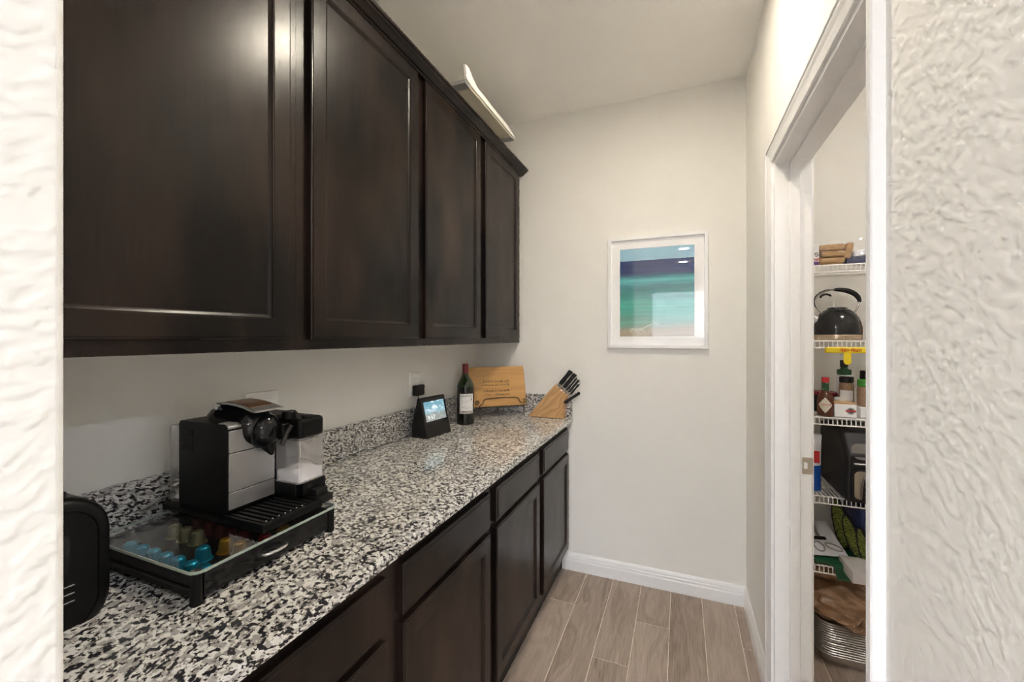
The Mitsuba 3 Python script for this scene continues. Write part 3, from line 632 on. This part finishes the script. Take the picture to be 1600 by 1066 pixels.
# tank at the back
tk = rrect(-1.163, -1.113, MZ + .010, 1.178, .012)
tp = prism(tk, .165, 'y', .632); put('water_tank', tp, 'milky', t, smooth=35, label='clear water tank')
put('tank_rim', tube([(x, .632, z) for x, z in list(tk.exterior.coords)[:-1]], .0013, 6, True), 'loop_grey', t)
put('water_level', prism(rrect(-1.161, -1.1135, MZ + .012, 1.045, .010), .161, 'y', .634), 'water', t, smooth=35)
put('power_cord', tube(spline([(-1.185, .700, .990), (-1.195, .655, .992), (-1.198, .625, .990), (-1.196, .600, .980), (-1.190, .585, .9795)], 30), .0028), 'brushed', t, label='grey power cord')
# __MORE__
# ------------------------------------------------------------------ pantry shelves
SF, SX_0, SX_1 = 2.140, XP + .012, 1.20
SZS = [1.700, 1.378, 1.052, .716, .420]
PITCH = .0158
shelf_how = ['topmost, above the kettle', 'second from the top, under the kettle', 'third from the top, with sauce and spices', 'fourth from the top, under the black appliance', 'lowest, above the brown bag']
def rods(lines, r=.0016, n=5): return cat_([tube(l, r, n) for l in lines])
nx = int((SX_1 - SX_0) / PITCH)
deck = rods([[(SX_0 + PITCH * k, SF, 0), (SX_0 + PITCH * k, YB - .004, 0)] for k in range(nx + 1)], .0022)
lip = rods([[(SX_0 + PITCH * k, SF - .001, 0), (SX_0 + PITCH * k, SF - .003, -.028)] for k in range(nx + 1)], .0019)
rail0 = tube([(SX_0 - .004, SF, .0), (SX_1, SF, .0)], .0030, 8)
D_deck, D_lip, D_rail = mikit.ply(deck, 'wire_white', smooth=40), mikit.ply(lip, 'wire_white', smooth=40), mikit.ply(rail0, 'wire_white', smooth=40)
for z, how in zip(SZS, shelf_how):
    t = thing('wire_shelf', f'white wire pantry shelf, {how}', 'shelf', 'wire pantry shelves')
    k = key_of(t + '__deck_wires'); scene[k] = {**D_deck, 'to_world': T().translate([0, 0, z - .004])}; say(k, kind='stuff')
    k = key_of(t + '__lip_wires'); scene[k] = {**D_lip, 'to_world': T().translate([0, 0, z - .004])}; say(k, kind='stuff')
    for dy, dz in ((0, -.003), (-.003, -.032), (.15, -.007), (YB - .006 - SF, -.007)):
        scene[key_of(t + '__rail')] = {**D_rail, 'to_world': T().translate([0, dy, z + dz])}
    put('wall_clip', rb(XP, XP + .014, SF + .02, SF + .045, z - .018, z + .004, .003), 'white_plastic', t)

def facing(m, x, y, z, rot=0.0):      # text-plane mesh -> facing -y
    m = mv(m, rz=rot); return basis(m, (x, y, z), (1, 0, 0), (0, 0, 1), (0, -1, 0))
def blob(c, r, amp, freq, seed=0, sub=4):
    m = trimesh.creation.icosphere(subdivisions=sub); m.vertices = np.array(m.vertices) * np.array(r); m = crumple(m, amp, freq, seed); m.apply_translation(c); return m
S1, S2, S3, S4, S5 = SZS
# top shelf
t = thing('cracker_bag', 'clear bag of stacked tan crackers with a white printed label on the top shelf', 'food bag')
for k, (zc, xx) in enumerate(((S1 + .025, .612), (S1 + .055, .616), (S1 + .083, .612))):
    put('cracker', rb(xx - .048, xx + .045, 2.19, 2.26, zc - .013, zc + .013, .008), 'cracker', t)
put('cracker', mv(rb(-.012, .012, -.03, .03, -.034, .034, .006), (.672, 2.225, S1 + .065), ry=12), 'cracker', t)
lb = put('label', mv(prism(rrect(-.050, .034, -.048, .048, .006), .002, 'y', 0), (.526, 2.178, S1 + .052), rz=0, ry=0), 'paper_white', t, label='white printed label')
put('lettering', facing(text('HOUSE', .017, .0006, 0, True), .532, 2.1775, S1 + .052), 'ink', lb)
put('lettering', facing(text('THE', .011, .0006, 0, True), .528, 2.1775, S1 + .078), 'ink_red', lb)
put('lettering', facing(text('Original', .012, .0006, 0, True), .532, 2.1775, S1 + .030), 'ink_red', lb)
put('stripe', bx(.480, .5595, 2.1768, 2.178, S1 + .006, S1 + .022), 'ink_purple', lb, smooth=False)
put('wrap', crumple(blob((.605, 2.222, S1 + .068), (.105, .058, .062), 0, 1), .016, 34, 3), 'clear_film', t, smooth=40, label='crinkled clear plastic')
t = thing('plastic_bag', 'twisted clear plastic bag holding navy and white packets on the top shelf', 'food bag')
put('packet', mv(rb(-.065, .06, -.03, .03, -.016, .016, .006), (.728, 2.23, S1 + .020), ry=4), 'navy', t, label='navy packet')
put('packet', mv(rb(-.05, .05, -.028, .028, -.014, .014, .006), (.738, 2.23, S1 + .056), ry=-8), 'pouch_white', t, label='white packet')
bagp = [(0, .001), (.07, .004), (.082, .02), (.076, .045), (.052, .075), (.026, .105), (.012, .135), (.008, .15), (.016, .172), (.006, .176), (0, .176)]
bg = lathe(bagp, 40).subdivide(); bg.vertices[:, 1] *= .75
put('wrap', crumple(mv(bg, (.725, 2.235, S1 + .001)), .010, 40, 5), 'clear_film', t, smooth=40, label='clear plastic')
# kettle
kx, ky, kz = .646, 2.255, S2 + .001
t = thing('kettle', 'black domed stovetop kettle with a steel arch handle on the second shelf', 'kettle')
put('body', lathe([(0, .024), (.086, .024), (.0875, .035), (.0870, .055), (.084, .075), (.077, .096), (.066, .115), (.050, .131), (.034, .140), (0, .143)], 48, (kx, ky, kz)), 'kettle_black', t, smooth=50)
put('base_band', lathe([(0, 0), (.084, 0), (.0872, .004), (.0872, .022), (.0855, .025), (0, .025)], 48, (kx, ky, kz)), 'steel_band', t, smooth=40, label='polished steel base band')
ld = put('lid', lathe([(0, .138), (.036, .138), (.0355, .1435), (.020, .147), (0, .148)], 36, (kx, ky, kz)), 'kettle_black', t, smooth=40)
put('knob', lathe([(0, .147), (.0052, .147), (.0048, .158), (.0060, .163), (.0060, .170), (0, .172)], 16, (kx - .012, ky, kz)), 'chrome', ld, smooth=40)
hz = lambda a, b: (kx + a, ky, kz + b)
arch = spline([hz(-.056, .118), hz(-.076, .148), hz(-.083, .172), hz(-.072, .200), hz(-.045, .218), hz(-.01, .226), hz(.030, .222), hz(.064, .204), hz(.080, .176), hz(.074, .146), hz(.060, .116)], 60)
put('handle', tube(arch, .0042, 10), 'dark_chrome', t, label='chrome arch handle')
put('handle_trim', tube(arch[:26] + np.array([[-.0025, -.001, .0022]]), .0030, 8), 'black_satin', t, label='black strip on the outside of the handle')
g = arch[28:50]; put('grip', tube(g + [0, 0, -.002], .0055 + .0055 * np.sin(np.linspace(.2, 2.9, len(g))), 12), 'black_satin', t, smooth=50, label='black rubber grip')
put('spout_trigger', tube(spline([hz(-.062, .190), hz(-.045, .205), hz(-.030, .203), hz(-.022, .196)], 16), .0045, 8), 'black_satin', t)
put('spout', tube(spline([hz(-.066, .085), hz(-.090, .104), hz(-.108, .124)], 10), np.linspace(.020, .012, 10), 16), 'brushed', t, smooth=50)
t = thing('jar', 'amber glass jar with steel lid beside the kettle', 'jar')
put('body', lathe([(0, 0), (.030, 0), (.034, .006), (.034, .085), (.028, .100), (0, .100)], 28, (.800, 2.30, S2)), 'amber', t, smooth=40)
put('lid', lathe([(0, .100), (.030, .100), (.030, .118), (0, .119)], 28, (.800, 2.30, S2)), 'brushed', t, smooth=40)
# chip clip
t = thing('chip_clip', 'yellow plastic bag clip hanging upside down from the kettle shelf', 'clip')
cz = S2 - .040
put('jaw', rb(.566, .740, 2.116, 2.132, cz - .0125, cz + .0125, .005), 'yellow_plastic', t)
put('tab', prism(rrect(.630, .655, cz - .060, cz + .004, .0115), .005, 'y', 2.1175), 'yellow_plastic', t)
put('lettering', facing(text('chip clip', .0135, .0008, 0, True), .652, 2.1155, cz, 180), 'ink_red', t, label='dark red printed words')
# third shelf
sx, sy = .584, 2.185
t = thing('sauce_bottle', 'small hot sauce bottle with red cap and diamond label on the third shelf', 'bottle')
put('body', lathe([(0, .001), (.027, .001), (.0295, .006), (.0295, .072), (.026, .086), (.016, .098), (.0125, .106), (.0120, .135), (0, .136)], 32, (sx, sy, S3)), 'sauce', t, smooth=45)
put('neck_label', lathe([(.0126, .108), (.0132, .112), (.0132, .144), (.0124, .145)], 24, (sx, sy, S3)), 'dark_green', t, smooth=40, label='green neck foil with white stripe')
put('cap', lathe([(0, .143), (.0138, .143), (.0138, .164), (.0125, .166), (0, .166)], 24, (sx, sy, S3)), 'red_plastic', t, smooth=40, label='red screw cap')
sc = (sx, sy, S3); sa = math.atan2(-sy, -sx)
dm = trimesh.creation.extrude_polygon(Polygon([(-.027, 0), (0, -.034), (.027, 0), (0, .034)]), .0003, engine='earcut').subdivide().subdivide().subdivide()
lb = put('diamond_label', bend(dm, .0298, sa, .048, sc), 'diamond_label', t, smooth=False, label='cream diamond label')
put('lettering', bend(text('TABASCO', .0062, .0003, 0, True), .0302, sa, .050, sc), 'ink_red', lb)
put('lettering', bend(text('pepper sauce', .0030, .0003), .0302, sa, .040, sc), 'dark_green', lb)
put('neck_stripe', bend(prism(Polygon([(-.010, -.014), (-.005, -.014), (.010, .014), (.005, .014)]), .0003, 'z'), .0134, sa, .128, sc), 'paper_white', t)
t = thing('small_box', 'white carton with a round red and black stamp in front of the spice jars', 'box')
put('carton', rb(.612, .688, 2.165, 2.235, S3, S3 + .055, .001), 'paper_white', t)
put('flap', bx(.611, .6885, 2.1645, 2.236, S3 + .0551, S3 + .0605), 'tan_card', t, smooth=False, label='tan cardboard edge')
ring_ = Polygon([(.014 * math.cos(a), .014 * math.sin(a)) for a in np.linspace(0, 2 * math.pi, 32)[:-1]])
em = put('emblem', facing(cat_([prism(ring_.difference(ring_.buffer(-.002)), .0003, 'z'), prism(ring_.buffer(-.0032).intersection(sbox(-.02, .0035, .02, .02)), .0003, 'z'), prism(ring_.buffer(-.0032).intersection(sbox(-.02, -.02, .02, -.0035)), .0003, 'z')]), .668, 2.1648, S3 + .027), 'ink', t, label='round black stamp')
put('banner', facing(prism(sbox(-.0185, -.003, .0185, .003), .0006, 'z'), .668, 2.1648, S3 + .027), 'ink_red', em)
def jar(x, y, z, r, h, body, lid, lidh, label, lab=None, fill=None):
    t = thing('spice_jar', label, 'jar', 'spice jars on the third shelf')
    put('body', lathe([(0, .001), (r - .003, .001), (r, .004), (r, h - .012), (r - .004, h - .003), (r - .006, h), (0, h)], 28, (x, y, z)), body, t, smooth=40)
    put('lid', lathe([(0, h - .001), (r - .002, h - .001), (r - .001, h + .002), (r - .001, h + lidh - .002), (r - .003, h + lidh), (0, h + lidh)], 28, (x, y, z)), lid, t, smooth=40)
    if lab: put('label', bend(patch(r * 1.9, lab[1] - lab[0]), r + .0003, math.atan2(-y, -x), (lab[0] + lab[1]) / 2, (x, y, z)), lab[2], t, smooth=True)
    return t
jar(.694, 2.33, S3, .028, .170, 'pouch_white', 'dark_green', .022, 'tall pale spice jar with dark green lid behind the carton')
jar(.695, 2.335, S3 + .192, .016, .012, 'dark_green', 'black_satin', .030, 'small black-capped jar standing on the tall pale spice jar')
jar(.686, 2.275, S3, .027, .140, 'spice', 'black_satin', .024, 'spice jar with black lid and white label behind the carton', (.060, .105, 'paper_white'))
jar(.734, 2.215, S3 + .045, .029, .085, 'spice', 'green_plastic', .028, 'wide jar of tan spice with a bright green lid')
jar(.775, 2.32, S3, .027, .150, 'green_plastic', 'black_satin', .040, 'dark lidded jar in the far corner of the spice shelf')
t = thing('small_box', 'plain white box under the wide green-lidded jar', 'box')
put('carton', rb(.704, .775, 2.175, 2.25, S3, S3 + .044, .002), 'paper_white', t)
t = thing('tin', 'flat black tin with a dark red lid edge behind the hot sauce', 'tin')
put('body', lathe([(0, 0), (.060, 0), (.060, .075), (0, .075)], 36, (.610, 2.34, S3)), 'black_satin', t)
put('lid', lathe([(0, .075), (.062, .075), (.062, .085), (.058, .088), (0, .088)], 36, (.610, 2.34, S3)), 'wine_cap', t, smooth=40)
t = thing('tin', 'little tin with a white lid beside the hot sauce', 'tin')
put('body', lathe([(0, 0), (.022, 0), (.022, .060), (0, .060)], 28, (.662, 2.262, S3)), 'black_satin', t)
put('lid', lathe([(0, .060), (.0235, .060), (.0235, .072), (0, .072)], 28, (.662, 2.262, S3)), 'white_plastic', t)
# fourth shelf
t = thing('food_pouch', 'standing white and blue pouch with a red square on the fourth shelf', 'pouch')
pw = lambda z0, z1, y0, y1: (z0, z1, y0, y1)
def pouch_ring(z, d, w): return np.array([[.526 + w * math.cos(a), 2.215 + d * math.sin(a), z] for a in np.linspace(0, 2 * math.pi, 24)[:-1]])
put('lower', crumple(ring_sheet([pouch_ring(S4 + .001 + .11 * k, .034 - .008 * k, .050) for k in np.linspace(0, 1, 8)]), .002, 60, 2), 'blue_pouch', t, smooth=40, label='blue lower half')
put('upper', crumple(ring_sheet([pouch_ring(S4 + .111 + .135 * k, .026 - .024 * k, .050 + .003 * k) for k in np.linspace(0, 1, 10)]), .003, 60, 3), 'pouch_white', t, smooth=40, label='white upper half')
put('badge', mv(rb(-.022, .018, -.001, .001, -.026, .026, .0008), (.548, 2.193, S4 + .150)), 'red_plastic', t, label='red square badge')
t = thing('black_appliance', 'large black kitchen appliance with a smoky window and metal pull on the fourth shelf', 'appliance')
ax, ay = .622, 2.075
put('body', tm(m3.Manifold.batch_hull([m3.Manifold.sphere(.022, 20).translate([x, y, z]) for x in (ax + .024, ax + .33) for y, z in ((ay + .03, S4 + .022), (ay + .03, S4 + .185), (ay + .09, S4 + .262), (2.40, S4 + .022), (2.40, S4 + .262))])), 'black_satin', t, smooth=45)
put('window', basis(prism(rrect(0, .26, -.034, .034, .03), .004, 'z'), (ax + .026, ay + .024, S4 + .208), (1, 0, 0), (0, .52, .854), (0, -.854, .52)), 'smoke_window', t, label='smoky window')
put('trim_line', rb(ax + .030, ax + .33, ay + .002, ay + .012, S4 + .158, S4 + .166, .003), 'brushed', t)
fr = rrect(0, .30, 0, .135, .028); 
put('front_frame', basis(prism(fr.difference(fr.buffer(-.010)), .012, 'z'), (ax + .020, ay + .012, S4 + .010), (1, 0, 0), (0, 0, 1), (0, -1, 0)), 'black_gloss', t)
put('front_panel', basis(prism(fr.buffer(-.010), .008, 'z'), (ax + .020, ay + .012, S4 + .010), (1, 0, 0), (0, 0, 1), (0, -1, 0)), 'taupe_metal', t, label='bronze-grey metal front panel')
hl = Polygon([(.030, .012), (.046, .004), (.062, .002), (.062, .112), (.050, .120), (.036, .100), (.030, .06)])
put('pull', basis(prism(hl.buffer(.003), .022, 'z'), (ax + .024, ay + .004, S4 + .006), (1, 0, 0), (0, 0, 1), (0, -1, 0)), 'black_gloss', t, smooth=40)
put('pull_plate', basis(rb(.066, .15, .014, .104, 0, .014, .003), (ax + .024, ay + .004, S4 + .006), (1, 0, 0), (0, 0, 1), (0, -1, 0)), 'taupe_metal', t)
# lowest shelf
t = thing('green_cloth', 'dark green cloth folded over the front of the lowest shelf', 'cloth')
gx = trimesh.creation.box([.235, .20, .016]).subdivide().subdivide().subdivide().subdivide(); gx.apply_translation([.655, 2.235, S5 + .014])
put('fold', crumple(gx, .010, 30, 9), 'green_weave', t, smooth=40)
gy = trimesh.creation.box([.075, .010, .060]).subdivide().subdivide().subdivide(); v = np.array(gy.vertices); v[:, 0] *= .55 + .45 * (v[:, 2] + .03) / .06; gy.vertices = v; gy.apply_translation([.632, 2.128, S5 - .012])
put('drape', crumple(gy, .008, 40, 10), 'green_weave', t, smooth=40)
t = thing('scissors_pack', 'scissors with grey loop handles on a white card on the lowest shelf', 'scissors')
co, cu, cv = np.array([.535, 2.155, S5 + .030]), np.array([.128, .030, 0]), np.array([.045, .17, .075])
cu_, cv_ = cu / np.linalg.norm(cu), cv / np.linalg.norm(cv); cv_ = cv_ - cu_ * np.dot(cu_, cv_); cv_ /= np.linalg.norm(cv_); cn = np.cross(cu_, cv_)
put('card', basis(prism(rrect(0, .135, 0, .185, .006), .003, 'z'), co, cu_, cv_, cn), 'pouch_white', t, label='white card')
th = np.linspace(0, 2 * math.pi, 28)[:-1]
put('loop', basis(tube(np.stack([.040 + .019 * np.cos(th), .042 + .024 * np.sin(th), .006 + 0 * th], 1), .0030, 8, True), co, cu_, cv_, cn), 'loop_grey', t)
put('loop', basis(mv(tube(np.stack([.031 * np.cos(th), .014 * np.sin(th), .006 + 0 * th], 1), .0030, 8, True), (.098, .042, 0), rz=-28), co, cu_, cv_, cn), 'loop_grey', t)
put('pivot', basis(rb(.028, .088, .078, .094, .003, .009, .003), co, cu_, cv_, cn), 'black_satin', t)
put('blade', basis(prism(Polygon([(.05, .09), (.068, .09), (.075, .17), (.070, .17)]), .002, 'z', .003), co, cu_, cv_, cn), 'brushed', t)
put('blade', basis(prism(Polygon([(.056, .09), (.072, .09), (.058, .172), (.054, .170)]), .002, 'z', .0052), co, cu_, cv_, cn), 'brushed', t)
t = thing('small_bottle', 'little blue bottle behind the scissors card', 'bottle')
put('body', lathe([(0, 0), (.020, 0), (.022, .004), (.022, .070), (.012, .086), (.009, .095), (0, .095)], 24, (.568, 2.365, S5)), 'blue_bottle', t, smooth=40)
put('cap', lathe([(0, .095), (.010, .095), (.010, .112), (0, .113)], 20, (.568, 2.365, S5)), 'white_plastic', t)
t = thing('navy_bag', 'dark navy insulated bag at the back of the lowest shelf', 'bag')
put('body', rb(.715, .92, 2.22, 2.42, S5 + .03, S5 + .245, .018, 16), 'navy', t, smooth=45)
put('zip_edge', rb(.712, .924, 2.216, 2.424, S5 + .232, S5 + .242, .004), 'black_satin', t)
t = thing('leaf_tote', 'olive leaf-patterned tote bag with dark edging on the lowest shelf', 'bag')
for k, (x, y, w, h, ry) in enumerate(((.668, 2.285, .030, .110, -10), (.688, 2.215, .026, .092, -16), (.716, 2.170, .022, .085, -12))):
    el = Polygon([(w * math.cos(a), h * math.sin(a)) for a in np.linspace(0, 2 * math.pi, 32)[:-1]])
    ztop = S5 + (.135, .110, .085)[k]
    f_ = put('flap', mv(basis(prism(el, .012, 'z', -.006), (0, 0, 0), (1, 0, 0), (0, 0, 1), (0, -1, 0)), (x, y, ztop), ry=ry, rz=-35), 'black_satin', t, smooth=40, label='dark edged flap')
    put('patch', mv(basis(prism(el.buffer(-.006), .015, 'z', -.0075), (0, 0, 0), (1, 0, 0), (0, 0, 1), (0, -1, 0)), (x, y, ztop), ry=ry, rz=-35), 'leaf_cloth', f_, smooth=40)
t = thing('flat_carton', 'flat pale grey carton overhanging the lowest shelf', 'box')
put('carton', mv(rb(-.105, .105, -.07, .07, 0, .046, .002), (.735, 2.105, S5 - .004), rz=2), 'grey_card', t)
# pantry floor
tp = rrect(-.165, .165, -.125, .125, .055, 7)
def tray_mesh():
    def ring(poly, z, n=72):
        e = poly.exterior; pts = np.array([[q.x, q.y, z] for q in (e.interpolate(s, normalized=True) for s in np.linspace(0, 1, n, endpoint=False))]); a = np.arctan2(pts[:, 1], pts[:, 0]); return pts[np.argsort(a)]
    flu = lambda r, a: r * np.array([[1 + a * (k % 2), 1 + a * (k % 2), 1] for k in range(len(r))])
    return ring_sheet([ring(tp.buffer(-.028), 0), flu(ring(tp.buffer(-.022), .008), .006), flu(ring(tp.buffer(-.008), .056), .004), ring(tp.buffer(-.006), .060), ring(tp.buffer(.005), .0605), ring(tp.buffer(.008), .0578), ring(tp.buffer(.005), .0552), ring(tp.buffer(-.0065), .0590), ring(tp.buffer(-.029), .0012)], False)
TR = mikit.ply(tray_mesh(), 'foil', smooth=25)
ORD = 'first second third fourth fifth sixth seventh eighth ninth tenth eleventh twelfth thirteenth'.split()
for k in range(14):
    key = key_of('foil_tray'); scene[key] = {**TR, 'to_world': T().translate([.708, 2.245, .001 + .0098 * k]).rotate([0, 0, 1], float(RNG.uniform(-1.2, 1.2)))}
    say(key, 'aluminium foil tray on the pantry floor, ' + ('lowest of the nested stack' if k == 0 else 'topmost of the nested stack under the brown bag' if k == 13 else f'{ORD[k]} from the bottom of the nested stack'), 'tray', 'foil trays stacked on the pantry floor')
def bag(c, r, seed, amp):
    m = trimesh.creation.icosphere(subdivisions=5); v = np.array(m.vertices) * np.array(r)
    q = v * [9, 9, 22] + 5; q[:, 2] += 6 * meshkit.fbm(v * 7, 2, seed)
    rid = 1 - np.abs(2 * meshkit.fbm(q, 3, seed) - 1); f2 = 1 - np.abs(2 * meshkit.noise(v * [45, 30, 60] + 3, seed + 5) - 1)
    n = v / np.linalg.norm(v, axis=1, keepdims=True); m.vertices = v + n * (amp * (rid - .6) + amp * .25 * (f2 - .5))[:, None]
    m.apply_translation(c); return m
solo('shopping_bag', bag((.715, 2.240, .235), (.185, .150, .074), 11, .06), 'brown_film', 'crumpled brown plastic shopping bag lying on the foil trays', 'bag', smooth=50)
solo('shopping_bag', bag((.630, 2.315, .345), (.105, .085, .040), 23, .04), 'brown_film', 'smaller crumpled brown bag bunched under the lowest shelf', 'bag', smooth=50)
